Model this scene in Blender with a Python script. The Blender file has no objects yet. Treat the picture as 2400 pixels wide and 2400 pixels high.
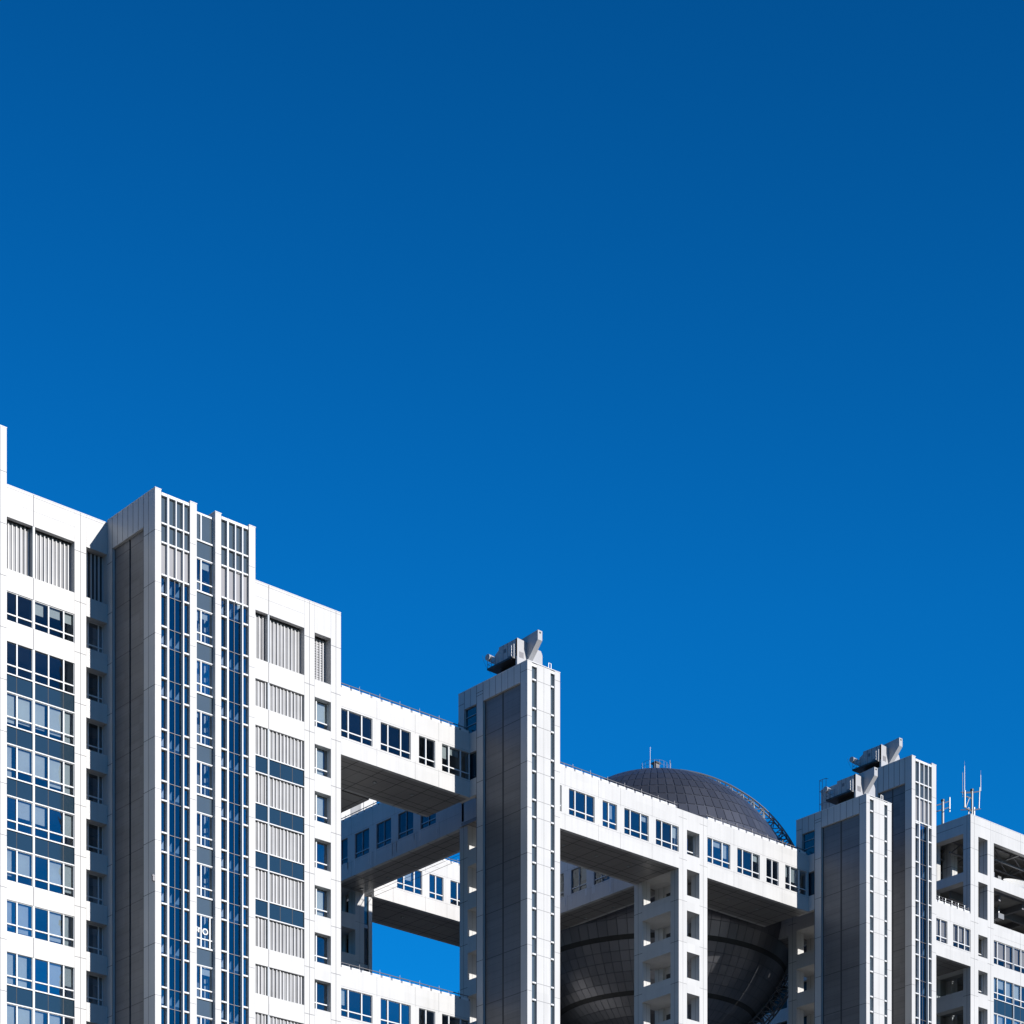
import bpy, bmesh, math, random
from mathutils import Vector
random.seed(7)
C = bpy.context.scene.collection
R = math.radians

# ------------------------------------------------------------------ camera
AZ = math.atan2(6550, 5751)
cam_d = bpy.data.cameras.new("camera"); cam = bpy.data.objects.new("camera", cam_d); C.objects.link(cam)
cam.location = (0, 0, 1.7)
cam.rotation_euler = (R(90), 0, AZ - R(90))
cam_d.sensor_width = 36; cam_d.lens = 5751 / 2400 * 36
cam_d.shift_x = 0.0; cam_d.shift_y = (4110 - 1200) / 2400
cam_d.clip_start = 0.5; cam_d.clip_end = 6000
bpy.context.scene.camera = cam

# ------------------------------------------------------------------ light
SUN = Vector((0.23, -1.0, 0.36)).normalized()          # towards the sun
EL = math.asin(SUN.z); ROT = math.atan2(SUN.x, SUN.y)
w = bpy.data.worlds.new("World"); bpy.context.scene.world = w; w.use_nodes = True
nt = w.node_tree; nt.nodes.clear()
out = nt.nodes.new("ShaderNodeOutputWorld"); bg = nt.nodes.new("ShaderNodeBackground")
sky = nt.nodes.new("ShaderNodeTexSky"); sky.sky_type = 'NISHITA'; sky.sun_disc = False
sky.sun_elevation = EL; sky.sun_rotation = ROT; sky.air_density = 1.0; sky.dust_density = 0.0; sky.ozone_density = 4.0
hs = nt.nodes.new("ShaderNodeHueSaturation"); hs.inputs['Saturation'].default_value = 1.2; hs.inputs['Hue'].default_value = 0.5
mul = nt.nodes.new("ShaderNodeMix"); mul.data_type = 'RGBA'; mul.blend_type = 'MULTIPLY'
mul.inputs[0].default_value = 1.0; mul.inputs[7].default_value = (0.045, 1.15, 1.63, 1)
nt.links.new(sky.outputs[0], hs.inputs['Color']); nt.links.new(hs.outputs[0], mul.inputs[6])
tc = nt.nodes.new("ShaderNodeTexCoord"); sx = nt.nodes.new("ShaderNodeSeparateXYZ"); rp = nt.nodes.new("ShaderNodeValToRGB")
nt.links.new(tc.outputs['Generated'], sx.inputs[0]); nt.links.new(sx.outputs[2], rp.inputs[0])   # brightness by elevation: unseen horizon dimmed to cut fill light, deep blue overhead
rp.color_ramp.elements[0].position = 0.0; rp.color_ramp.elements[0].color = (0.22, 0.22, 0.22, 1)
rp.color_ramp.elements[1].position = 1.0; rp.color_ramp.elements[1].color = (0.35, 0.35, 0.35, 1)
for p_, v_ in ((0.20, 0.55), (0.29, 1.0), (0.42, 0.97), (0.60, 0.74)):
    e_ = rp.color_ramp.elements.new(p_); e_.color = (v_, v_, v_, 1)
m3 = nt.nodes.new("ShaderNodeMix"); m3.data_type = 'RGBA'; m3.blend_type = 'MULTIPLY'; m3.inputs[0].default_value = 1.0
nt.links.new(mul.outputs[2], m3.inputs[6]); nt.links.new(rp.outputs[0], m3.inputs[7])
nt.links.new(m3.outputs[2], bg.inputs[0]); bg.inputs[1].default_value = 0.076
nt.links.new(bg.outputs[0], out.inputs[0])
sl = bpy.data.lights.new("sun", 'SUN'); sl.energy = 4.75; sl.angle = R(0.5); sl.color = (1.0, 0.955, 0.9)
so = bpy.data.objects.new("sun", sl); C.objects.link(so); so.location = (100, 50, 300)
so.rotation_euler = (-SUN).to_track_quat('-Z', 'Y').to_euler()
vs = bpy.context.scene.view_settings
vs.view_transform = 'Standard'; vs.look = 'None'; vs.exposure = 0.4; vs.gamma = 1.0

# ------------------------------------------------------------------ materials
def principled(name, col, rough=0.5, metal=0.0, spec=0.5, noise=0.0, nscale=0.6, streak=0.0, lines=None, panels=None):
    m = bpy.data.materials.new(name); m.use_nodes = True
    t = m.node_tree; b = t.nodes['Principled BSDF']
    b.inputs['Roughness'].default_value = rough; b.inputs['Metallic'].default_value = metal
    b.inputs['Specular IOR Level'].default_value = spec
    b.inputs['Base Color'].default_value = (*col, 1)
    cur = None
    def N(k): return t.nodes.new(k)
    geo = N('ShaderNodeNewGeometry')
    def mulcol(cur, fac_socket):
        mx = N('ShaderNodeMix'); mx.data_type = 'RGBA'; mx.blend_type = 'MULTIPLY'; mx.inputs[0].default_value = 1
        if cur is None: mx.inputs[6].default_value = (*col, 1)
        else: t.links.new(cur, mx.inputs[6])
        t.links.new(fac_socket, mx.inputs[7]); return mx.outputs[2]
    if noise > 0:
        n = N('ShaderNodeTexNoise'); n.inputs['Scale'].default_value = nscale; n.inputs['Detail'].default_value = 5
        t.links.new(geo.outputs['Position'], n.inputs['Vector'])
        mr = N('ShaderNodeMapRange'); mr.inputs[1].default_value = 0.3; mr.inputs[2].default_value = 0.7
        mr.inputs[3].default_value = 1 - noise; mr.inputs[4].default_value = 1.0
        t.links.new(n.outputs[0], mr.inputs[0]); cur = mulcol(cur, mr.outputs[0])
    if streak > 0:
        mp = N('ShaderNodeMapping'); mp.inputs['Scale'].default_value = (2.2, 2.2, 0.12)
        t.links.new(geo.outputs['Position'], mp.inputs[0])
        n = N('ShaderNodeTexNoise'); n.inputs['Scale'].default_value = 1.0; n.inputs['Detail'].default_value = 4
        t.links.new(mp.outputs[0], n.inputs['Vector'])
        mr = N('ShaderNodeMapRange'); mr.inputs[1].default_value = 0.45; mr.inputs[2].default_value = 0.75
        mr.inputs[3].default_value = 1.0; mr.inputs[4].default_value = 1 - streak
        t.links.new(n.outputs[0], mr.inputs[0]); cur = mulcol(cur, mr.outputs[0])
    if panels:                                     # every cladding sheet a little different in tone
        sn = N('ShaderNodeVectorMath'); sn.operation = 'SNAP'; sn.inputs[1].default_value = panels[:3]
        of = N('ShaderNodeVectorMath'); of.operation = 'ADD'; of.inputs[1].default_value = (0.13, 0.17, panels[4])
        t.links.new(geo.outputs['Position'], of.inputs[0]); t.links.new(of.outputs[0], sn.inputs[0])
        wn = N('ShaderNodeTexWhiteNoise'); wn.noise_dimensions = '3D'; t.links.new(sn.outputs[0], wn.inputs['Vector'])
        mr = N('ShaderNodeMapRange'); mr.inputs[3].default_value = 1 - panels[3]; mr.inputs[4].default_value = 1.0
        t.links.new(wn.outputs[0], mr.inputs[0]); cur = mulcol(cur, mr.outputs[0])
    if lines:                                      # (period, offset, width, darkness): open joints at fixed heights
        sp = N('ShaderNodeSeparateXYZ'); t.links.new(geo.outputs['Position'], sp.inputs[0])
        for per, off, wd, dk in lines:
            a = N('ShaderNodeMath'); a.operation = 'SUBTRACT'; a.inputs[1].default_value = off; t.links.new(sp.outputs[2], a.inputs[0])
            p = N('ShaderNodeMath'); p.operation = 'PINGPONG'; p.inputs[1].default_value = per / 2; t.links.new(a.outputs[0], p.inputs[0])
            l = N('ShaderNodeMath'); l.operation = 'GREATER_THAN'; l.inputs[1].default_value = wd / 2; t.links.new(p.outputs[0], l.inputs[0])
            mr = N('ShaderNodeMapRange'); mr.inputs[3].default_value = dk; mr.inputs[4].default_value = 1.0
            t.links.new(l.outputs[0], mr.inputs[0]); cur = mulcol(cur, mr.outputs[0])
    if cur is not None: t.links.new(cur, b.inputs['Base Color'])
    return m

ZP, Z0 = 4.767, 71.72                              # storey height, one storey joint
def zj(k): return Z0 + ZP * k
M = {}
M['white'] = principled('white_cladding', (0.505, 0.502, 0.494), 0.42, noise=0.05, nscale=0.35, streak=0.08, panels=(2.4, 2.4, ZP, 0.055, -Z0 % ZP))
M['trim'] = principled('white_aluminium', (0.608, 0.616, 0.623), 0.35, noise=0.04)
M['greyframe'] = principled('grey_aluminium', (0.319, 0.342, 0.357), 0.35, metal=0.3, noise=0.05)
M['darkpanel'] = principled('grey_metal_cladding', (0.15, 0.152, 0.16), 0.45, metal=0.1, noise=0.1, nscale=0.35, streak=0.08,
                            lines=[(ZP, Z0, 0.09, 0.5), (ZP / 6, Z0, 0.05, 0.74)], panels=(9, 2.6, ZP / 6, 0.2, 0))
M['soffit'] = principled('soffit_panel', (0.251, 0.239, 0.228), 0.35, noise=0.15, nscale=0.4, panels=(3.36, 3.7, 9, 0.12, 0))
M['gap'] = principled('open_joint', (0.046, 0.047, 0.052), 0.8)
M['softgap'] = principled('sealed_joint', (0.17, 0.17, 0.18), 0.7)
M['louvre'] = principled('louvre_sheet', (0.25, 0.253, 0.262), 0.5, noise=0.15, streak=0.25)
M['fin'] = principled('louvre_rib', (0.50, 0.50, 0.51), 0.45, noise=0.12, streak=0.15)
M['spandrel'] = principled('dark_spandrel_glass', (0.016, 0.034, 0.052), 0.07, spec=0.9, noise=0.1, nscale=0.2)
M['pale_spandrel'] = principled('blue_grey_spandrel_panel', (0.062, 0.086, 0.108), 0.12, spec=0.8, noise=0.08)
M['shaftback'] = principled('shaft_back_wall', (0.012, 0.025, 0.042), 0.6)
M['beige'] = principled('beige_blind', (0.42, 0.34, 0.29), 0.7, noise=0.1)
M['greyinfill'] = principled('grey_infill_panel', (0.235, 0.235, 0.25), 0.3, noise=0.05)
M['inside'] = principled('office_interior', (0.26, 0.26, 0.25), 0.8, noise=0.3, nscale=0.5)
M['ceiling'] = principled('office_floor_slab', (0.228, 0.236, 0.243), 0.8, noise=0.1)
M['blind'] = principled('window_blind', (0.471, 0.464, 0.426), 0.7, noise=0.1)
M['roof'] = principled('roof_membrane', (0.167, 0.167, 0.167), 0.8, noise=0.2)
M['rail'] = principled('railing_metal', (0.152, 0.152, 0.167), 0.5, metal=0.3)
M['machine'] = principled('painted_machine', (0.36, 0.365, 0.38), 0.4, noise=0.08)
M['dark'] = principled('dark_machinery', (0.023, 0.023, 0.024), 0.5)
M['galv'] = principled('galvanised_steel', (0.23, 0.235, 0.245), 0.4, metal=0.3, noise=0.1)
M['ink'] = principled('white_lettering', (0.646, 0.654, 0.654), 0.5)
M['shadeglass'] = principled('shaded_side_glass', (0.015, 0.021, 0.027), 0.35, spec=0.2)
M['stain'] = principled('lime_drip_stain', (0.56, 0.57, 0.58), 0.6)
M['amber'] = principled('amber_poster', (0.456, 0.251, 0.053), 0.6)
M['ground'] = principled('plaza_paving', (0.065, 0.059, 0.052), 0.85, noise=0.2, nscale=0.02)

def glass(name, refl, tint, gcol, rough=0.0):
    m = bpy.data.materials.new(name); m.use_nodes = True; t = m.node_tree; t.nodes.clear()
    o = t.nodes.new('ShaderNodeOutputMaterial'); mx = t.nodes.new('ShaderNodeMixShader')
    tr = t.nodes.new('ShaderNodeBsdfTransparent'); tr.inputs[0].default_value = (*tint, 1)
    gl = t.nodes.new('ShaderNodeBsdfGlossy'); gl.inputs[0].default_value = (*gcol, 1); gl.inputs['Roughness'].default_value = rough
    fr = t.nodes.new('ShaderNodeFresnel'); fr.inputs[0].default_value = 1.5
    ad = t.nodes.new('ShaderNodeMath'); ad.operation = 'ADD'; ad.inputs[1].default_value = refl; ad.use_clamp = True
    ge = t.nodes.new('ShaderNodeNewGeometry'); n = t.nodes.new('ShaderNodeTexNoise'); n.inputs['Scale'].default_value = 0.55
    bp = t.nodes.new('ShaderNodeBump'); bp.inputs['Strength'].default_value = 0.14; bp.inputs['Distance'].default_value = 0.15
    t.links.new(ge.outputs['Position'], n.inputs['Vector']); t.links.new(n.outputs[0], bp.inputs['Height']); t.links.new(bp.outputs[0], gl.inputs['Normal'])
    oi = t.nodes.new('ShaderNodeObjectInfo'); mr = t.nodes.new('ShaderNodeMapRange')
    mr.inputs[3].default_value = refl*0.45; mr.inputs[4].default_value = refl*1.6
    t.links.new(oi.outputs['Random'], mr.inputs[0]); t.links.new(mr.outputs[0], ad.inputs[1])
    t.links.new(fr.outputs[0], ad.inputs[0]); t.links.new(ad.outputs[0], mx.inputs[0])
    t.links.new(tr.outputs[0], mx.inputs[1]); t.links.new(gl.outputs[0], mx.inputs[2]); t.links.new(mx.outputs[0], o.inputs[0])
    return m
M['glass'] = glass('blue_tinted_glass', 0.17, (0.66, 0.74, 0.80), (0.78, 0.85, 0.92))
M['slateglass'] = glass('slate_glass', 0.03, (0.62, 0.68, 0.72), (0.75, 0.85, 0.95))
M['shaftglass'] = glass('shaft_glass', 0.13, (0.36, 0.48, 0.58), (0.75, 0.9, 1.0))

def titanium():
    m = bpy.data.materials.new('titanium_panels'); m.use_nodes = True; t = m.node_tree; b = t.nodes['Principled BSDF']
    b.inputs['Metallic'].default_value = 0.85
    ge = t.nodes.new('ShaderNodeNewGeometry')
    mr = t.nodes.new('ShaderNodeMapRange'); mr.inputs[3].default_value = 0.93; mr.inputs[4].default_value = 1.04
    t.links.new(ge.outputs['Random Per Island'], mr.inputs[0])
    mx = t.nodes.new('ShaderNodeMix'); mx.data_type = 'RGBA'; mx.blend_type = 'MULTIPLY'; mx.inputs[0].default_value = 1
    mx.inputs[6].default_value = (0.225, 0.228, 0.25, 1); t.links.new(mr.outputs[0], mx.inputs[7]); t.links.new(mx.outputs[2], b.inputs['Base Color'])
    m2 = t.nodes.new('ShaderNodeMapRange'); m2.inputs[3].default_value = 0.32; m2.inputs[4].default_value = 0.37
    t.links.new(ge.outputs['Random Per Island'], m2.inputs[0]); t.links.new(m2.outputs[0], b.inputs['Roughness'])
    return m
M['titan'] = titanium()
M['titan_seam'] = principled('panel_seam', (0.13, 0.142, 0.17), 0.5, metal=0.0)

# ------------------------------------------------------------------ mesh helpers
ORG = {}
class MB:
    def __init__(s): s.v = []; s.f = []; s.m = []; s.mats = []
    def mi(s, k):
        if k not in s.mats: s.mats.append(k)
        return s.mats.index(k)
    def box(s, x0, x1, y0, y1, z0, z1, m='white'):
        if x1 < x0: x0, x1 = x1, x0
        if y1 < y0: y0, y1 = y1, y0
        b = len(s.v); k = s.mi(m)
        s.v += [(x0,y0,z0),(x1,y0,z0),(x1,y1,z0),(x0,y1,z0),(x0,y0,z1),(x1,y0,z1),(x1,y1,z1),(x0,y1,z1)]
        for f in ((0,3,2,1),(4,5,6,7),(0,1,5,4),(1,2,6,5),(2,3,7,6),(3,0,4,7)):
            s.f.append([b+i for i in f]); s.m.append(k)
        return s
    def quad(s, pts, m):
        b = len(s.v); s.v += [tuple(p) for p in pts]; s.f.append(list(range(b, b+len(pts)))); s.m.append(s.mi(m)); return s
    def prism(s, pts, off, m):                     # polygon swept along off
        b = len(s.v); n = len(pts); k = s.mi(m); off = Vector(off)
        s.v += [tuple(p) for p in pts] + [tuple(Vector(p) + off) for p in pts]
        s.f.append(list(range(b, b+n))[::-1]); s.f.append(list(range(b+n, b+2*n))); s.m += [k, k]
        for i in range(n): s.f.append([b+i, b+(i+1) % n, b+n+(i+1) % n, b+n+i]); s.m.append(k)
        return s
    def tube(s, p, q, r, m='rail', n=6, r2=None):
        p = Vector(p); q = Vector(q); d = q - p
        if d.length < 1e-6: return s
        d.normalize(); a = d.orthogonal().normalized(); c = d.cross(a); b = len(s.v); k = s.mi(m); r2 = r if r2 is None else r2
        for P, rr in ((p, r), (q, r2)):
            for i in range(n):
                t = 2*math.pi*i/n; s.v.append(tuple(P + a*math.cos(t)*rr + c*math.sin(t)*rr))
        for i in range(n): s.f.append([b+i, b+(i+1) % n, b+n+(i+1) % n, b+n+i]); s.m.append(k)
        s.f.append([b+i for i in range(n)][::-1]); s.f.append([b+n+i for i in range(n)]); s.m += [k, k]
        return s
    def build(s, name, parent=None, origin=None):
        o0 = Vector(ORG.get(parent, (0, 0, 0))) if parent is not None else Vector(origin or (0, 0, 0))
        me = bpy.data.meshes.new(name)
        me.from_pydata([tuple(Vector(v) - o0) for v in s.v], [], s.f)
        for k in s.mats: me.materials.append(M[k])
        me.polygons.foreach_set('material_index', s.m); me.update()
        o = bpy.data.objects.new(name, me); C.objects.link(o)
        if parent is not None: o.parent = parent; ORG[o] = o0
        else: o.location = o0
        return o

def thing(name, label, cat, loc=(0, 0, 0), group=None):
    o = bpy.data.objects.new(name, None); C.objects.link(o); o.location = loc; o.empty_display_size = 2
    o['label'] = label; o['category'] = cat
    if group: o['group'] = group
    ORG[o] = loc; return o
def kids(o): return [c for c in bpy.data.objects if c.parent == o]
def copy_tree(o, loc=None, parent=None):
    c = o.copy(); C.objects.link(c)
    if parent is not None: c.parent = parent
    if loc is not None: c.location = loc
    for ch in kids(o): copy_tree(ch, None, c)
    return c

class Wall:
    """axis 'F': a wall facing -Y (u = X); axis 'L': a wall facing -X (u = Y). d is the depth behind the wall face."""
    def __init__(s, axis, plane): s.a = axis; s.p = plane
    def box(s, mb, u0, u1, d0, d1, z0, z1, m='white'):
        if s.a == 'F': mb.box(u0, u1, s.p+d0, s.p+d1, z0, z1, m)
        else: mb.box(s.p+d0, s.p+d1, u0, u1, z0, z1, m)
    def pt(s, u, d, z): return (u, s.p+d, z) if s.a == 'F' else (s.p+d, u, z)
    def rect(s, mb, u0, u1, d, z0, z1, m):
        if s.a == 'L': u0, u1 = u1, u0
        mb.quad([s.pt(u0,d,z0), s.pt(u1,d,z0), s.pt(u1,d,z1), s.pt(u0,d,z1)], m)
    def vj(s, mb, u, z0, z1, wd=0.06, m='softgap', d=-0.004): s.rect(mb, u-wd/2, u+wd/2, d, z0, z1, m)
    def hj(s, mb, u0, u1, z, wd=0.06, m='softgap', d=-0.0045): s.rect(mb, u0, u1, d, z-wd/2, z+wd/2, m)
    def bay(s, mb, u0, u1, zlo, zhi, opens, th=0.45, m='white'):
        z = zlo
        for a, b in sorted(opens):
            if a > z: s.box(mb, u0, u1, 0, th, z, a, m)
            z = b
        if z < zhi: s.box(mb, u0, u1, 0, th, z, zhi, m)
    def window(s, parent, u0, u1, z0, z1, mull=(), trans=None, d=0.12, mw=0.13, glassk='glass', blind=None, fm='trim', bm_='blind', fd=0.1):
        f = MB()
        e = 0.045
        s.box(f, u0, u0+e, d-fd/2, d+fd/2, z0, z1, fm); s.box(f, u1-e, u1, d-fd/2, d+fd/2, z0, z1, fm)
        s.box(f, u0+e, u1-e, d-fd/2, d+fd/2, z1-e, z1, fm); s.box(f, u0+e, u1-e, d-fd/2, d+fd/2, z0, z0+e, fm)
        xs = [u0+e] + sorted(mull) + [u1-e]
        for x in mull: s.box(f, x-mw/2, x+mw/2, d-fd, d+fd/2, z0+e, z1-e, fm)
        if trans:
            for i in range(len(xs)-1):
                a = xs[i] + (mw/2 if i else 0); b = xs[i+1] - (mw/2 if i < len(xs)-2 else 0)
                s.box(f, a, b, d-fd*0.8, d+fd/2, trans-0.055, trans+0.055, fm)
        o = f.build('window', parent)
        g = MB(); s.rect(g, u0+e, u1-e, d+0.01, z0+e, z1-e, glassk); g.build('pane', o)
        if blind:
            b = MB()
            for i in range(len(xs)-1):
                r = random.random()
                if r > blind[0]: continue
                h = random.uniform(*blind[1]); a = xs[i]+0.1; c = xs[i+1]-0.1-random.choice((0, 0, 0.15, 0.3))
                if c-a < 0.2: continue
                s.box(b, a, c, d+0.22, d+0.24, z1-0.06-(z1-z0-0.1)*h, z1-0.06, bm_)
            if b.v: b.build('blind', o)
        return o
    def louvre(s, parent, u0, u1, z0, z1, d=0.55, per=0.42, perforated=False, m='louvre'):
        f = MB(); s.box(f, u0, u1, d, d+0.05, z0, z1, m); x = u0 + 0.06
        while x < u1 - 0.1:
            jx = random.uniform(-0.02, 0.02); s.box(f, x+jx, x+jx+random.uniform(0.1, 0.14), d-random.uniform(0.09, 0.17), d, z0, z1-random.uniform(0.02, 0.12), 'fin')
            if perforated:
                z = z0+0.1
                while z < z1-0.2: s.box(f, x+0.14, min(x+per-0.02, u1), d-0.02, d, z, z+0.1, 'fin'); s.box(f, x+0.14, min(x+per-0.02, u1), d-0.01, d, z+0.1, z+0.16, 'gap'); z += 0.26
            x += per
        return f.build('louvre', parent)

GN = lambda k: zj(k) + 0.72                         # window sill of storey k
GH = lambda k: zj(k) + 3.70                         # window head of storey k

# ------------------------------------------------------------------ ground
g = MB(); g.box(-2500, 2500, -1500, 3500, -1, 0, 'ground'); go = g.build('ground'); go['kind'] = 'structure'

# ------------------------------------------------------------------ office block
Yf = 200.0; F = Wall('F', Yf)
ob = thing('office_block', 'white office block with window strips and louvred storeys either side of a glazed lift tower', 'building', (114, 200, 0))
top = 118.27
wl = MB()
for a, b in ((113.83+0.003, 113.84), (121.01, 122.27), (124.57, 138.5), (147.71, 148.99), (151.06, 152.33)):
    F.box(wl, a, b, 0, 1.3 if b < 150 or a > 150 else 1.3, 0, top)
rowsA = [(110.58, 115.36), (105.85, 108.57), (81.95, 103.95), (77.27, 80.2), (62.9, 75.4)]
rowsM = [(110.58, 115.36), (105.85, 108.57), (81.95, 103.95), (77.27, 80.2), (72.45, 75.4), (67.7, 70.65)]
F.bay(wl, 113.84, 121.01, 0, top, rowsA); F.bay(wl, 138.5, 147.71, 0, top, rowsM)
small = [(GN(k), GH(k) if k < 8 else 115.3) for k in range(-2, 9)]
F.bay(wl, 122.27, 124.57, 0, top, small, th=0.9); F.bay(wl, 148.99, 151.06, 0, top, small, th=0.6)
wl.build('wall', ob)
jm = MB()                                           # open joints between the cladding sheets
for u in (121.64, 148.35, 151.7): F.vj(jm, u, 60, top)
for u in (121.01, 122.27, 147.71, 148.99, 151.06): F.vj(jm, u, 60, top, 0.02)
for u0, u1 in ((121.01, 122.27), (147.71, 148.99), (151.06, 152.33)):
    for k in range(-2, 10): F.hj(jm, u0, u1, zj(k))
for u, lst in ((116.65, rowsA), (143.3, rowsM)):
    z = 60
    for a, b in sorted(lst):
        if a > z: F.vj(jm, u, z, a, 0.085)
        z = b
    F.vj(jm, u, z, top, 0.085)
F.hj(jm, 113.84, 121.0, 116.75, 0.02); F.hj(jm, 138.5, 147.7, 116.75, 0.02); F.hj(jm, 113.84, 152.33, top-0.22, 0.03)
jm.build('cladding_joint', ob)
bd = MB()
bd.box(113.84, 152.33, 204.2, 216, 0, top-0.3, 'inside'); bd.box(113.84, 152.33, 201.3, 204.2, 116.2, top-0.3, 'inside')
bd.box(113.84, 152.33, 216, 216.4, 0, top-0.3, 'white'); bd.box(151.8, 152.33, 201.3, 204.2, 0, 116.2, 'white')
bd.box(113.84, 151.8, 201.3, 204.2, 0, 62, 'inside')
bd.build('core', ob)
fs = MB()
for k in range(-1, 10):
    fs.box(113.85, 151.78, 201.31, 204.19, zj(k)-0.75 if k < 9 else 115.4, zj(k)+0.6 if k < 9 else 116.2, 'ceiling')
    if k < 9:
        fs.box(114.0, 121.0, 200.5, 201.3, zj(k)-0.7, zj(k)+0.6, 'ceiling'); fs.box(138.6, 147.6, 200.75, 201.3, zj(k)-0.7, zj(k)+0.6, 'ceiling')
fs.build('floor_slab', ob)
rc = MB(); rc.box(113.84, 152.33, 199.97, 216.4, top, top+0.06, 'trim'); rc.build('roof_cap', ob)
# the long bay at the left
Aw = [(113.86, 116.57, [114.93]), (116.79, 121.0, [118.26, 119.87])]
def strip(parent, W, bays, k, z1=None, z0=None, blind=None, d=0.14, tr=0.8, gk='glass'):
    a = GN(k) if z0 is None else z0; b = GH(k) if z1 is None else z1
    for u0, u1, ml in bays:
        W.window(parent, u0, u1, a, b, ml, a+tr, d=d, blind=blind, glassk=gk)
for u0, u1, _ in Aw: F.louvre(ob, u0, u1, 110.6, 115.34, d=0.75)
for a, b in ((110.58, 115.36), (105.85, 108.57), (81.95, 103.95), (77.27, 80.2), (62.9, 75.4)):
    p = MB(); F.box(p, 116.57, 116.79, 0.02, 0.7, a, b, 'greyframe'); p.build('mullion', ob)
strip(ob, F, Aw, 7, 108.55, 105.88, blind=(0.3, (0.2, 0.5)), tr=0.62, gk='slateglass')
bl = {6: None, 5: (0.95, (0.75, 1)), 4: (0.85, (0.6, 1)), 3: (0.85, (0.5, 1)), 2: (0.9, (0.7, 1)), 1: (0.9, (0.8, 1)), 0: (0.85, (0.6, 1)), -1: (0.8, (0.6, 1))}
for k in range(-1, 7): strip(ob, F, Aw, k, blind=bl[k], gk='slateglass' if k == 6 else 'glass')
def spandrels(W, parent, bays, ks, d=0.12, split=True, m='spandrel'):
    for k in ks:
        for u0, u1, ml in bays:
            p = MB(); a, b = GH(k-1), GN(k)
            W.box(p, u0, u1, d, d+0.08, a+0.1, b-0.1, m)
            W.box(p, u0, u1, d-0.12, d+0.1, b-0.1, b, 'trim'); W.box(p, u0, u1, d-0.12, d+0.1, a, a+0.1, 'trim')
            for x in ml: W.vj(p, x, a+0.1, b-0.1, 0.07, 'gap', d-0.004)
            p.build('spandrel_panel', parent)
spandrels(F, ob, Aw, (6, 5, 4, 3, 0))
# the narrow bays of the frame columns
for k in range(-1, 8):
    F.window(ob, 122.27, 124.57, GN(k), GH(k), [122.95, 124.1], GN(k)+0.8, d=0.86, mw=0.10, fm='trim')
F.louvre(ob, 122.27, 124.57, zj(8)+0.72, 115.3, d=0.8, m='gap')
for k in range(-1, 8):
    F.window(ob, 148.99, 151.06, GN(k), GH(k), [149.55], GN(k)+0.8, d=0.56, mw=0.13, blind=(0.4, (0.3, 1)))
F.louvre(ob, 148.99, 151.06, zj(8)+0.72, 115.3, d=1.0, per=0.40, perforated=True)
# louvred bay right of the lift tower
Mw = [(138.5, 143.2, []), (143.4, 147.71, [144.8, 146.3])]
for u0, u1, ml in Mw:
    F.louvre(ob, u0, u1, 110.6, 115.34, d=0.75, per=0.44); F.louvre(ob, u0, u1, 105.88, 108.55, d=0.3, per=0.44)
    for k in range(-1, 7): F.louvre(ob, u0, u1, GN(k), GH(k), d=0.3, per=0.44)
spandrels(F, ob, Mw, (6, 5, 4, 3))
for a, b in rowsM:
    p = MB(); F.box(p, 143.2, 143.4, 0.02, 0.85, a, b, 'greyframe'); p.build('mullion', ob)

# sliver of the taller tower at the left edge
st = thing('corner_tower', 'tall white tower edge rising above the office block, cut off by the left edge', 'tower', (105, 200, 0))
b = MB(); b.box(103, 113.83, 200, 216, 0, 123.45, 'white'); b.build('wall', st)
b = MB(); b.box(102.97, 113.86, 199.97, 216, 123.45, 123.52, 'trim'); b.build('roof_cap', st)
b = MB(); F.vj(b, 113.18, 60, 123.4, 0.05)
for k in range(-2, 11): F.hj(b, 103, 113.83, zj(k)-0.0)
b.build('cladding_joint', st)

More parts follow.
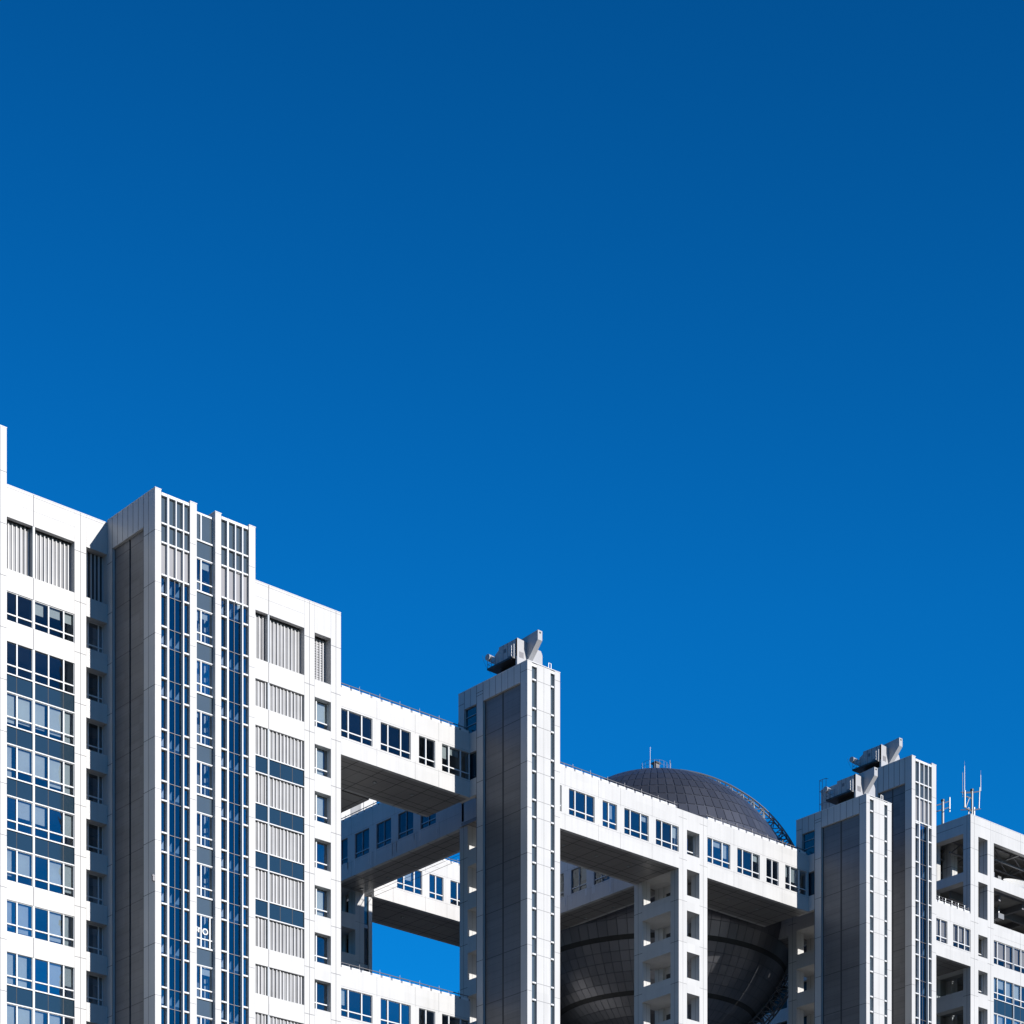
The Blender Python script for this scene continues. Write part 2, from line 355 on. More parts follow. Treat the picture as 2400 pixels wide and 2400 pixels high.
# ------------------------------------------------------------------ glazed lift towers
def glazed_front(root, W, x0, ztop, colw, zbase=0.0):
    """one glazed lift front: x0 = left edge, offsets measured from it"""
    o = x0
    p = MB()
    W.box(p, o, o+0.66, 0, 1.1, zbase, ztop); p.build('corner_column', root)
    rows = [(ztop-0.45, ztop-3.0, 'b'), (ztop-3.0, ztop-4.77, 'b'), (ztop-4.77, ztop-7.77, 'g')]
    segs = [(0.70, 1.32), (1.50, 2.24), (2.36, 3.04), (3.18, 3.76)]
    f = MB()
    for a, b_ in ((1.32, 1.50), (3.04, 3.16)): W.box(f, o+a, o+b_, -0.05, 0.3, zbase, ztop-0.2, 'trim')
    W.box(f, o+2.25, o+2.35, -0.02, 0.25, ztop-7.77, ztop-0.45, 'trim')
    for a, b_ in segs + [(2.24, 2.36)]: W.box(f, o+a, o+b_, 0.0, 0.3, ztop-0.45, ztop-0.18, 'trim')
    for a, b_ in segs:
        for z in (ztop-3.0, ztop-4.77, ztop-7.77): W.box(f, o+a, o+b_, 0.0, 0.22, z-0.07, z+0.07, 'trim')
    k = int((ztop-7.77-Z0)/ZP)
    kk = k
    while zj(kk) > 58:
        for zt in (zj(kk)+0.86, zj(kk)+3.84):
            if zt < ztop-7.9:
                for a, b_ in (segs[0], segs[3]): W.box(f, o+a, o+b_, 0.0, 0.22, zt-0.07, zt+0.07, 'trim')
                W.box(f, o+1.50, o+3.04, 0.2, 0.24, zt-0.02, zt+0.02, 'rail')
        kk -= 1
    W.box(f, o+2.27, o+2.31, 0.2, 0.25, 55, ztop-7.85, 'rail')
    fo = f.build('glazing_frame', root)
    g_ = MB()
    for a, b_ in segs:
        W.box(g_, o+a, o+b_, 0.26, 0.30, ztop-4.7, ztop-0.45, 'pale_spandrel'); W.box(g_, o+a, o+b_, 0.26, 0.30, ztop-7.7, ztop-4.84, 'greyinfill')
    g_.build('infill_panel', fo)
    for a, b_, gk in ((0.66, 1.4, 'glass'), (1.4, 3.1, 'shaftglass'), (3.1, 3.80, 'glass')):
        g2 = MB(); W.rect(g2, o+a, o+b_, 0.27, 55, ztop-7.84, gk); g2.build('pane', fo)
    sh = MB(); W.box(sh, o+0.66, o+3.80, 2.4, 2.5, 50, ztop-7.8, 'shaftback')
    W.box(sh, o+0.66, o+3.80, 0.35, 2.4, 50, 55, 'inside'); W.box(sh, o+1.45, o+1.5, 0.3, 2.4, 55, ztop-8, 'shaftback'); W.box(sh, o+3.06, o+3.1, 0.3, 2.4, 55, ztop-8, 'shaftback')
    kk = k+1
    while zj(kk) > 60:
        z = zj(kk)-0.55
        if z < ztop-8.5:
            W.box(sh, o+1.52, o+3.04, 0.5, 2.3, z-0.25, z, 'pale_spandrel')
            for a in (0.70, 1.55, 2.42):          # triangular gusset brackets under each landing
                q = [W.pt(o+a, 0.45, z+0.02), W.pt(o+a+0.56, 0.45, z+0.02), W.pt(o+a+0.56, 0.45, z+0.85)]
                sh.prism(q, Vector(W.pt(0, 0.25, 0)) - Vector(W.pt(0, 0, 0)), 'greyframe')
        kk -= 1
    sh.build('lift_shaft', fo)
    return o

et = thing('lift_tower', 'tall white lift tower with two blue glazed shafts standing in front of the office block', 'tower', (124.57, 191.76, 0))
FA = Wall('F', 191.76); LA = Wall('L', 124.57); tA = 118.47
glazed_front(et, FA, 124.57, tA, 0); glazed_front(et, FA, 131.25, tA, 0)
b = MB(); FA.box(b, 128.42, 129.16, 0, 1.2, 0, tA); b.build('corner_column', et)
b = MB(); FA.box(b, 135.10, 135.84, 0, 1.2, 0, tA); b.build('corner_column', et)
b = MB()                                            # side wall with its sunken dark panels
LA.box(b, 192.86, 193.75, 0, 0.5, 0, tA); LA.box(b, 199.08, 200.0, 0, 0.5, 0, tA); LA.box(b, 193.75, 199.08, 0, 0.5, 115.55, tA)
b.box(124.57+0.5, 135.84, 194.3, 200.0, 0, tA-0.3, 'white'); b.box(124.57, 135.84, 199.98, 200, 0, 1, 'white')
b.build('wall', et)
b = MB(); LA.box(b, 193.75, 196.30, 0.28, 0.5, 0, 115.55, 'darkpanel'); LA.box(b, 196.58, 199.08, 0.28, 0.5, 0, 115.55, 'darkpanel')
LA.box(b, 196.30, 196.58, 0.42, 0.5, 0, 115.55, 'gap'); LA.rect(b, 193.751, 193.86, 0.276, 50, 115.5, 'gap'); LA.rect(b, 198.98, 199.078, 0.276, 50, 115.5, 'gap')
b.build('side_panel', et)
b = MB()
for u in (192.88,): LA.vj(b, u, 50, tA, 0.05, 'gap')
for u in (193.70, 194.6, 195.5, 196.4, 197.3, 198.2, 199.1): LA.vj(b, u, 115.6 if 193.8 < u < 199 else 50, tA, 0.06, 'gap')
for k in range(-4, 10): LA.hj(b, 191.76, 193.75, zj(k), 0.05, 'gap'); LA.hj(b, 199.08, 200, zj(k)-0.3, 0.05, 'gap')
for u0 in (124.57, 128.42, 131.25, 135.10):
    for k in range(-4, 10): FA.hj(b, u0, u0+0.66, zj(k), 0.035)
b.build('cladding_joint', et)
b = MB(); b.box(124.54, 125.25, 191.73, 200, tA, tA+0.07, 'trim'); b.box(128.4, 129.2, 191.73, 200, tA, tA+0.07, 'trim'); b.box(131.2, 131.95, 191.73, 200, tA, tA+0.07, 'trim'); b.box(135.08, 135.87, 191.73, 200, tA, tA+0.07, 'trim')
b.box(125.25, 128.4, 191.95, 200, tA-0.2, tA-0.1, 'trim'); b.box(129.2, 131.2, 192.2, 200, tA-0.55, tA-0.4, 'trim'); b.box(131.95, 135.08, 191.95, 200, tA-0.2, tA-0.1, 'trim')
b.build('roof_cap', et)
# recessed window column between the two shafts
REC = Wall('F', 191.76+0.42)
REC.window(et, 129.16, 131.25, tA-3.0, tA-0.55, [129.9], None, d=0.05, mw=0.13, glassk='pale_spandrel')
for k in range(-1, 9):
    a, b_ = zj(k)+0.86, zj(k)+3.84
    if k == 1: wt = REC.window(et, 129.16, 131.25, a, b_, [129.9, 130.9], a+0.8, d=0.05, mw=0.13); wtext = wt
    else: REC.window(et, 129.16, 131.25, a, b_, [129.9], a+0.8, d=0.05, mw=0.13, blind=(0.45, (0.15, 0.4)))
    if k < 9:
        p = MB(); z1 = a if k > -1 else a
        REC.box(p, 129.16, 131.25, 0.05, 0.15, b_, b_+1.79 if k < 8 else tA-3.0, 'pale_spandrel')
        REC.box(p, 129.16, 131.25, -0.06, 0.05, b_, b_+0.09, 'trim'); REC.box(p, 129.16, 131.25, -0.08, 0.05, b_+1.65 if k < 8 else tA-3.14, b_+1.79 if k < 8 else tA-3.0, 'trim')
        p.build('spandrel_panel', et)
b = MB(); b.box(129.17, 131.24, 193.6, 193.7, 50, tA-3, 'inside'); b.build('inner_wall', et)
def letters(txt, u, z, size, parent, y):
    cu = bpy.data.curves.new('lettering', 'FONT'); cu.body = txt; cu.size = size; cu.extrude = 0.01; cu.offset = 0.018
    tmp = bpy.data.objects.new('lettering_src', cu); C.objects.link(tmp)
    bpy.context.view_layer.update()
    me = bpy.data.meshes.new_from_object(tmp.evaluated_get(bpy.context.evaluated_depsgraph_get()))
    me.name = 'lettering'; me.materials.clear(); me.materials.append(M['ink'])
    o0 = Vector(ORG[parent])
    for v in me.vertices: x, yy, zz = v.co; v.co = Vector((u + x, y + zz, z + yy)) - o0
    o = bpy.data.objects.new('lettering', me); C.objects.link(o); o.parent = parent
    bpy.data.objects.remove(tmp); bpy.data.curves.remove(cu)
zt = zj(1)+3.84
letters('8', 129.15, zt-1.62, 0.78, wtext, 192.19); letters('r', 129.56, zt-1.62, 0.95, wtext, 192.19); letters('O', 130.06, zt-1.72, 0.82, wtext, 192.19)

b = MB(); b.box(124.36, 124.56, 191.8, 192.0, 82.2, 82.6, 'rail'); b.box(124.3, 124.56, 191.78, 191.95, 82.6, 82.75, 'rail'); b.build('flood_lamp', et)
# second glazed lift tower, far right
dt = thing('lift_tower', 'tall white lift tower with one glazed shaft, behind the shaft tower near the right edge', 'tower', (234.1, 192.71, 0))
tD = 123.45; FD = Wall('F', 192.71); LD = Wall('L', 234.1)
glazed_front(dt, FD, 234.1, tD, 0)
b = MB(); FD.box(b, 237.90, 238.76, 0, 1.2, 0, tD); b.build('corner_column', dt)
b = MB(); LD.box(b, 193.81, 193.83, 0, 0.5, 0, tD); LD.box(b, 198.08, 207.4, 0, 0.5, 0, tD); LD.box(b, 193.83, 198.08, 0, 0.5, 120.4, tD)
b.box(234.6, 238.76, 195.4, 207.4, 0, tD-0.3, 'white'); b.build('wall', dt)
b = MB(); LD.box(b, 193.83, 198.08, 0.28, 0.5, 0, 120.4, 'darkpanel'); LD.rect(b, 195.85, 196.05, 0.276, 50, 120.4, 'gap'); LD.rect(b, 193.831, 193.95, 0.276, 50, 120.4, 'gap'); b.build('side_panel', dt)
b = MB()
for u in (193.8, 194.65, 195.5, 196.35, 197.2, 198.08): LD.vj(b, u, 120.4 if 193.9 < u < 198 else 50, tD, 0.06, 'gap')
for u in (200, 202, 204, 206): LD.vj(b, u, 50, tD, 0.05, 'gap')
for k in range(-2, 11): LD.hj(b, 192.71, 193.81, zj(k), 0.05, 'gap'); LD.hj(b, 198.1, 207.4, zj(k), 0.05, 'gap')
for u0, u1 in ((234.1, 234.76), (237.9, 238.76)):
    for k in range(-2, 11): FD.hj(b, u0, u1, zj(k), 0.04)
b.build('cladding_joint', dt)
b = MB(); b.box(234.07, 234.8, 192.68, 207.4, tD, tD+0.07, 'trim'); b.box(237.88, 238.79, 192.68, 207.4, tD, tD+0.07, 'trim'); b.box(234.8, 237.88, 192.9, 207.4, tD-0.2, tD-0.1, 'trim'); b.build('roof_cap', dt)
b = MB()
for y in (206.2, 206.8, 207.3): b.tube((233.7, y, 120.0), (233.7, y, 124.6), 0.03)
for z in (120.0, 121.6, 123.2, 124.6): b.tube((233.7, 206.2, z), (233.7, 207.3, z), 0.03); b.tube((233.7, 206.2, z), (234.1, 206.2, z), 0.03); b.tube((233.7, 207.3, z), (234.1, 207.3, z), 0.03)
b.build('caged_ladder', dt)

# ------------------------------------------------------------------ plain shaft towers
def shaft_tower(x, y, label):
    t = thing('shaft_tower', label, 'tower', (x, y, 0), 'plain shaft towers with narrow slit windows')
    zt = 115.45; W = Wall('F', y); L = Wall('L', x)
    for a, c in ((0, 0.63), (3.84, 4.6)):
        b = MB(); W.box(b, x+a, x+c, 0, 1.11, 0, zt); b.build('corner_column', t)
    b = MB(); W.box(b, x+1.33, x+3.26, 0.0, 0.3, 0, zt-0.05); b.build('front_panel', t)
    b = MB()
    b.box(x, x+4.6, y+7.06, y+8.14, 0, zt); b.box(x, x+0.25, y+1.11, y+7.06, 113.5, zt); b.box(x+4.35, x+4.6, y+1.11, y+7.06, 0, zt)
    b.box(x+0.5, x+4.35, y+1.3, y+7.06, 0, zt-0.3, 'inside'); b.build('wall', t)
    b = MB(); L.box(b, y+1.11, y+7.06, 0.25, 0.5, 0, 113.5, 'darkpanel')
    for u, wd in ((y+1.18, 0.13), (y+4.13, 0.24), (y+6.98, 0.14)): L.rect(b, u-wd/2, u+wd/2, 0.246, 50, 113.5, 'gap')
    b.build('side_panel', t)
    for a, c in ((0.63, 1.33), (3.26, 3.84)):        # slit windows
        f = MB(); k = -3
        W.box(f, x+a, x+c, 0.02, 0.3, zt-0.38, zt-0.1, 'trim')
        W.box(f, x+a, x+a+0.08, 0.15, 0.3, 50, zt-0.38, 'trim')
        while zj(k)+0.86 < zt-1:
            for z in (zj(k)+0.86, zj(k)+3.84):
                if z < zt-0.8: W.box(f, x+a+0.08, x+c-0.1, 0.0, 0.25, z-0.08, z+0.08, 'trim')
            k += 1
        o = f.build('slit_window', t)
        g_ = MB(); W.box(g_, x+a+0.08, x+c, 0.27, 0.31, 50, zt-0.38, 'pale_spandrel'); g_.build('pane', o)
    b = MB()                                        # wider head carried above the bridge
    L.box(b, y+8.14, y+10.14, 0, 0.5, 113.55, zt); L.box(b, y+8.14, y+10.14, 0, 0.5, 103.9, 105.72); L.box(b, y+8.14, y+10.14, 0, 0.5, 108.6, 110.7)
    L.box(b, y+10.14, y+11.14, 0, 0.5, 103.9, zt); b.box(x+0.5, x+4.6, y+8.14, y+9.1, 103.9, zt-0.1, 'inside'); b.box(x+0.5, x+4.6, y+9.1, y+11.14, 110.8, zt-0.1, 'inside'); b.build('tower_head', t)
    L.window(t, y+8.14, y+10.14, 110.7, 113.55, [], None, d=0.22, fm='greyframe', glassk='spandrel')
    b = MB()
    for z in (111.65, 112.6): L.box(b, y+8.2, y+10.1, 0.14, 0.2, z-0.03, z+0.03, 'greyframe')
    b.build('window_bar', t)
    L.window(t, y+8.14, y+10.14, 105.72, 108.6, [], None, d=0.25, fm='greyframe', glassk='spandrel')
    b = MB()
    for i in range(1, 6): L.vj(b, y+1.11+i*0.99, 113.5, zt, 0.05, 'gap')
    for u in (y+1.09, y+7.08, y+8.16, y+10.16): L.vj(b, u, 50 if u < y+8.2 else 103.9, zt, 0.06, 'gap')
    L.vj(b, y+9.15, 113.6, zt, 0.05, 'gap')
    for k in range(-2, 10):
        L.hj(b, y, y+1.11, zj(k)-0.1, 0.05, 'gap'); L.hj(b, y+7.06, y+8.14, zj(k), 0.05, 'gap')
        W.hj(b, x, x+0.63, zj(k)-0.1, 0.04); W.hj(b, x+3.84, x+4.6, zj(k)-0.1, 0.04)
        W.hj(b, x+1.33, x+3.26, zj(k)+0.86, 0.045)
        if k < 9: W.hj(b, x+1.33, x+3.26, zj(k)+3.84, 0.045)
    L.hj(b, y+10.16, y+11.14, 114.2, 0.05, 'gap'); L.hj(b, y+7.08, y+8.14, 114.3, 0.05, 'gap'); W.vj(b, x+2.31, 50, zt-0.1, 0.035)
    b.build('cladding_joint', t)
    b = MB(); b.box(x-0.03, x+4.63, y-0.03, y+8.14, zt, zt+0.07, 'trim'); b.box(x-0.03, x+4.63, y+8.14, y+11.17, zt, zt+0.07, 'trim'); b.build('roof_cap', t)
    b = MB()
    L.box(b, y+0.0-0.18, y-0.04, 0.06, 0.24, 74.9-0.3, 75.2, 'rail'); b.build('flood_lamp', t)
    return t
tB = shaft_tower(169.62, 190.76, 'white shaft tower with dark side panels between the blue sky window and the sphere')
tC = copy_tree(tB, (223.49, 190.87, 0)); tC['label'] = 'white shaft tower right of the sphere, partly hiding a taller glazed tower'

# ------------------------------------------------------------------ open frame columns (four posts tied by slabs at each storey)
def lattice(x, y, label, topz=110.7):
    t = thing('frame_column', label, 'column', (x, y, 0), 'open four-post frame columns')
    X = (0, 1.33, 3.40, 4.70); Yy = (0, 1.35, 6.03, 7.38)
    for i, (a, c) in enumerate(((X[0], X[1]), (X[2], X[3]))):
        for j, (d, e) in enumerate(((Yy[0], Yy[1]), (Yy[2], Yy[3]))):
            b = MB(); b.box(x+a, x+c, y+d, y+e, 0, topz)
            W = Wall('F', y+d); L = Wall('L', x+a)
            L.vj(b, y+(d+e)/2, 60, topz, 0.04, 'gap'); W.vj(b, x+(a+c)/2, 60, topz, 0.035)
            for k in range(-2, 9):
                W.hj(b, x+a, x+c, zj(k)-0.05, 0.04); L.hj(b, y+d, y+e, zj(k)-0.05, 0.05, 'gap')
            b.build('post', t)
    levels = [(zj(k)-1.05, zj(k)+0.72) for k in range(-2, 8)] + [(108.6, topz)]
    for z0, z1 in levels:
        b = MB()
        b.box(x+X[1], x+X[2], y, y+Yy[3], z0, z1); b.box(x, x+X[1], y+Yy[1], y+Yy[2], z0, z1); b.box(x+X[2], x+X[3], y+Yy[1], y+Yy[2], z0, z1)
        b.build('floor_slab', t)
    b = MB(); b.box(x+3.7, x+3.9, y+2.35, y+Yy[2], 50, topz-0.3); L = Wall('L', x+3.7)
    for u in (2.9, 3.9, 4.9): L.vj(b, y+u, 50, topz-0.3, 0.05, 'gap')
    for k in range(-2, 8): L.rect(b, y+4.95, y+5.75, -0.006, zj(k)+0.75, zj(k)+2.9, 'gap')
    b.build('inner_wall', t)
    return t
latK = lattice(201.21, 200.0, 'white four-post frame column in the middle of the second skybridge, sphere behind it')
for (x, y), lab in (((174.4, 200.005), 'white four-post frame column mostly hidden behind the first shaft tower, lit patches inside'),
                    ((228.0, 200.005), 'white four-post frame column right of the sphere, half hidden by the second shaft tower'),
                    ((174.4, 230.6), 'shaded four-post frame column at the back of the open gap, left of the blue sky window'),
                    ((201.21, 230.6), 'rear four-post frame column seen only in slits behind the sphere'),
                    ):
    c = copy_tree(latK, (x, y, 0)); c['label'] = lab
W_ = Wall('F', 200.0)
o = W_.window(latK, 202.54, 204.61, 105.81, 108.6, [203.1], 106.6, d=0.95, mw=0.13)

# ------------------------------------------------------------------ skybridges
def skybridge(axis, plane, u0, u1, label, wins, z0=103.85, zt=110.7, depth=7.3, rail=True, joints=(), mm_='trim', back=True, name='skybridge', railfull=True, gk='glass', bm_='blind', bp_=0.25):
    loc = (u0, plane, z0) if axis == 'F' else (plane, u0, z0)
    t = thing(name, label, 'bridge', loc, 'skybridges between the towers')
    W = Wall(axis, plane); s0, s1 = z0+1.87, z0+4.75
    b = MB()
    W.box(b, u0, u1, 0, 0.5, z0, s0); W.box(b, u0, u1, 0, 0.5, s1, zt)
    c = u0
    for a, e, _ in wins:
        if a > c+0.01: W.box(b, c, a, 0, 0.5, s0, s1)
        c = e
    if c < u1-0.01: W.box(b, c, u1, 0, 0.5, s0, s1)
    W.box(b, u0, u1, depth-0.4, depth, z0, zt)
    for ua, ub in ((u0, u0+0.2), (u1-0.2, u1)): W.box(b, ua, ub, 0.5, depth-0.4, z0+0.4, zt-0.9)
    if axis == 'L':
        for a, e, ml in wins:
            for q in (a-0.1, e+0.1):
                for _ in range(2):
                    qq = q+random.uniform(-0.25, 0.25); ww = random.uniform(0.03, 0.1)
                    if u0 < qq-ww and qq+ww < u1: W.rect(b, qq-ww, qq+ww, -0.007, s0-random.uniform(0.7, 1.6), s0-0.02, 'stain')
    b.build('wall', t)
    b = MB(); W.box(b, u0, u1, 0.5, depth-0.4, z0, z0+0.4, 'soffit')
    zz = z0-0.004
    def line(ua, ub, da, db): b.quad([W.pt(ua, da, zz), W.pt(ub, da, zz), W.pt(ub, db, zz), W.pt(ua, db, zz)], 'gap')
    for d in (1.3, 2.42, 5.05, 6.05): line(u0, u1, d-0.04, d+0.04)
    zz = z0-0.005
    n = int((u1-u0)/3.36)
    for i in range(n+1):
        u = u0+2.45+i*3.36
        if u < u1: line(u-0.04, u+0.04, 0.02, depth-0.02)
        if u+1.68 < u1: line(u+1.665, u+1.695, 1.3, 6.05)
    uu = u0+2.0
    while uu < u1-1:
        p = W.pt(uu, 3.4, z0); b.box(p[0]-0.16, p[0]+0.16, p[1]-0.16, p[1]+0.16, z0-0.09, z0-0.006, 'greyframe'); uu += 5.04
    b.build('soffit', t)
    b2 = MB(); W.box(b2, u0, u1, 0.5, depth-0.4, zt-0.9, zt-0.12, 'roof'); b2.build('roof', t)
    b = MB(); W.box(b, u0, u1, depth-0.8, depth-0.45, z0+0.5, zt-1, 'inside'); W.box(b, u0, u1, 0.5, depth-0.8, zt-1.5, zt-1.4, 'ceiling'); b.build('interior', t)
    for a, e, ml in wins: W.window(t, a, e, s0, s1, ml, s0+0.68 if mm_ == 'trim' else s0+0.6, d=0.16, fm=mm_, glassk=gk, bm_=bm_, blind=(bp_, (0.2, 0.6) if bp_ < 0.5 else (0.6, 0.9)) if mm_ == 'trim' else (0.12, (0.3, 0.6)), mw=0.14 if mm_ == 'trim' else 0.07)
    b = MB()
    for u in joints: W.vj(b, u, s1, zt, 0.03); W.vj(b, u, z0, s0, 0.03)
    W.hj(b, u0, u1, s1+0.18, 0.02); W.hj(b, u0, u1, s0-0.18, 0.02); b.build('cladding_joint', t)
    if rail:
        b = MB(); u = u0+0.1; i = 0
        while u < u1-0.3:
            e = min(u+1.05, u1-0.05)
            W.box(b, u, e, 0.0, 0.3, zt, zt+0.24, 'trim'); W.box(b, e, min(e+0.28, u1), 0.03, 0.28, zt, zt+0.22, 'rail')
            q = W.pt(e+0.1, 0.25, zt); b.tube(q, (q[0], q[1], zt+(0.85 if i % 2 else 0.58)), 0.03)
            u += 1.33; i += 1
        b.tube(W.pt(u0, 0.25, zt+0.58), W.pt(u1, 0.25, zt+0.58), 0.05)
        if railfull:
            for dd in (0.9,): b.tube(W.pt(u0, depth-dd, zt+1.1), W.pt(u1, depth-dd, zt+1.1), 0.035)
        b.build('roof_rail', t)
    return t
w1 = [(152.36, 156.42, [153.32, 155.07]), (157.5, 161.5, [158.5, 160.2]), (162.6, 164.82, [163.6]), (165.75, 169.6, [166.75, 168.38])]
j1 = (157.0, 162.1, 165.3)
skybridge('F', 200, 152.33, 169.62, 'upper white skybridge joining the office block to the first shaft tower, sky above it', w1, joints=j1, gk='slateglass')
skybridge('F', 200, 152.33, 169.62, 'lower white skybridge at the bottom edge below the blue sky window', w1, z0=75.25, zt=82.1, joints=j1)
def pxu(*a): return a
w2 = [(184.0, 187.9, [184.97, 186.6]), (189.12, 191.36, [190.1]), (192.5, 196.35, [193.48, 195.12]), (197.5, 201.2, [198.5, 200.1])]
skybridge('F', 200, 174.25, 201.21, 'white skybridge right of the first shaft tower, dark dome rising over its roof', [(178.8, 182.9, [180.5])]+w2, joints=(183.4, 188.5, 191.9, 196.9))
w3 = [(205.93, 209.78, [206.85, 208.47]), (210.98, 214.85, [211.93, 213.6]), (216.0, 218.16, [217.05]), (219.32, 223.2, [220.27, 221.85])]
skybridge('F', 200, 205.92, 223.49, 'white skybridge between the middle frame column and the second shaft tower, under the dome edge', w3, joints=(210.4, 215.4, 218.75))
w4 = [(243.0, 245.9, []), (247.3, 250.05, [248.75]), (251.21, 254.78, [252.35, 253.65])]
skybridge('F', 200, 238.8, 254.79, 'short white skybridge running from the glazed far tower to the right-hand block', w4, joints=(250.6,), gk='slateglass', bm_='beige', bp_=0.85)
wr = [(184.1, 188.0, [185.2, 186.8]), (189.12, 191.34, [190.15]), (192.45, 196.3, [193.6, 195.1])]
skybridge('F', 230.6, 179.1+1.5, 201.2, 'distant sunlit skybridge seen through the gap under the shaded cross bridge', wr, joints=(183.5, 188.5, 191.9))
wv = [(211.64, 214.36, [213.0]), (215.66, 218.4, [217.0]), (219.66, 222.41, [221.05]), (223.75, 226.45, [225.1]), (227.82, 230.3, [229.1])]
skybridge('L', 174.5, 207.39, 230.59, 'shaded cross skybridge with stained panels running back behind the upper skybridge', wv, depth=4.55, gk='slateglass', mm_='greyframe', joints=(211.0, 215.0, 219.0, 223.05, 227.1), railfull=True)
skybridge('L', 201.25, 207.39, 230.59, 'shaded cross skybridge in front of the sphere behind the second skybridge', wv, depth=4.5, gk='slateglass', mm_='greyframe', joints=(211.0, 215.0, 219.0, 223.05, 227.1), rail=False)
skybridge('L', 228.1, 207.39, 230.59, 'dark cross skybridge at the right side of the sphere', [(211.64, 214.36, [213.0])], depth=4.5, gk='slateglass', mm_='greyframe', rail=False)
# rear wing seen under the first bridge
rw = thing('rear_wing', 'low white rear wing whose dark soffit shows behind the upper skybridge', 'building', (152.3, 207.5, 103.9))
b = MB(); b.box(152.33, 161.9, 207.6, 230.5, 104.0, 110.6, 'white'); b.build('wall', rw)
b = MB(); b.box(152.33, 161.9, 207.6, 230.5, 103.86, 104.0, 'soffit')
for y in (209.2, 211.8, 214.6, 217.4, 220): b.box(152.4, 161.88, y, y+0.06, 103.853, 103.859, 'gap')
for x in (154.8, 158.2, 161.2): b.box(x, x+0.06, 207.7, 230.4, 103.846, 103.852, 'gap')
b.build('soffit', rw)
rb = thing('rear_block', 'sunlit white block far behind the shaded cross bridge, seen in a thin wedge', 'building', (168, 238.2, 0))
Rb = Wall('F', 238.3)
b = MB(); Rb.box(b, 176.5, 187, 0, 6, 110, 121, 'white'); b.build('wall', rb)
b = MB()
for u in (178, 181.5, 185): Rb.vj(b, u, 110, 121, 0.08, 'gap')
b.build('cladding_joint', rb)
b = MB(); Rb.box(b, 183.0, 184.6, -0.05, 0.1, 113.5, 118.5, 'louvre'); b.build('louvre', rb)
rs = thing('rear_shaft', 'dark shaded shaft just visible low behind the left edge of the sphere', 'tower', (208, 240, 0))
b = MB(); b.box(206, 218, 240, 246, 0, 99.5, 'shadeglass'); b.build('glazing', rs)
b = MB()
for k in range(0, 6): b.box(205.95, 218.05, 239.95, 246, zj(k)-0.3, zj(k)+0.2, 'greyframe')
b.build('frame', rs)
# glazed stair beside the rear frame column
gs = thing('stair_enclosure', 'narrow dark glazed stair beside the shaded rear column, left of the sky window', 'stairs', (179.1, 231, 60))
b = MB(); b.box(179.15, 180.55, 231.2, 237.8, 60, 103.8, 'spandrel'); b.build('glazing', gs)
b = MB()
for k in range(-1, 7): b.box(179.12, 180.6, 231.1, 237.9, zj(k)-0.3, zj(k)+0.1, 'greyframe')
b.box(180.1, 180.62, 231.0, 231.19, 60, 103.8, 'white'); b.build('frame', gs)

# ------------------------------------------------------------------ sphere
SC = Vector((222.9, 225.95, 109.2)); SR = 18.4
sp = thing('observation_sphere', 'huge dark titanium-panelled sphere held between the towers, dome above the roof and belly below', 'sphere', tuple(SC))
def sph(lat, lon, r): return SC + Vector((math.cos(lat)*math.cos(lon), math.cos(lat)*math.sin(lon), math.sin(lat)))*r
def shell(lats, r, g_, m):
    b = MB()
    for i in range(len(lats)-1):
        a, c = R(lats[i]), R(lats[i+1]); n = 84
        if abs(lats[i]) > 70: n = 42
        if abs(lats[i]) > 82: n = 21
        for j in range(n):
            t0 = 2*math.pi*j/n; t1 = 2*math.pi*(j+1)/n
            da = g_/SR; dl = g_/(SR*max(0.05, math.cos((a+c)/2)))
            jt = random.uniform(-0.004, 0.004); ju = random.uniform(-0.004, 0.004)
            b.quad([sph(a+da, t0+dl, r+jt), sph(a+da, t1-dl, r-jt), sph(c-da, t1-dl, r+ju), sph(c-da, t0+dl, r-ju)], m)
    return b
lat_top = [-22.9 + 5.85*i for i in range(19)] + [87.5]
shell(lat_top, SR, 0.04, 'titan').build('upper_cladding', sp)
shell([-44.6 + 4.0*i for i in range(6)], SR, 0.04, 'titan').build('middle_cladding', sp)
shell([-88 + 4.62*i for i in range(10)], SR, 0.04, 'titan').build('lower_cladding', sp)
b = MB()
bm = bmesh.new(); bmesh.ops.create_uvsphere(bm, u_segments=72, v_segments=48, radius=SR-0.10)
me = bpy.data.meshes.new('inner_shell'); bm.to_mesh(me); bm.free(); me.materials.append(M['titan_seam'])
for p in me.polygons: p.use_smooth = True
o = bpy.data.objects.new('inner_shell', me); C.objects.link(o); o.parent = sp
def band(l0, l1, r, m, nm):
    b = MB(); n = 144
    for j in range(n):
        t0 = 2*math.pi*j/n; t1 = 2*math.pi*(j+1)/n
        b.quad([sph(R(l0), t0, r), sph(R(l0), t1, r), sph(R(l1), t1, r), sph(R(l1), t0, r)], m)
    return b.build(nm, sp)
band(-24.7, -22.8, SR-0.06, 'dark', 'window_band'); band(-46.5, -44.5, SR-0.06, 'dark', 'window_band')
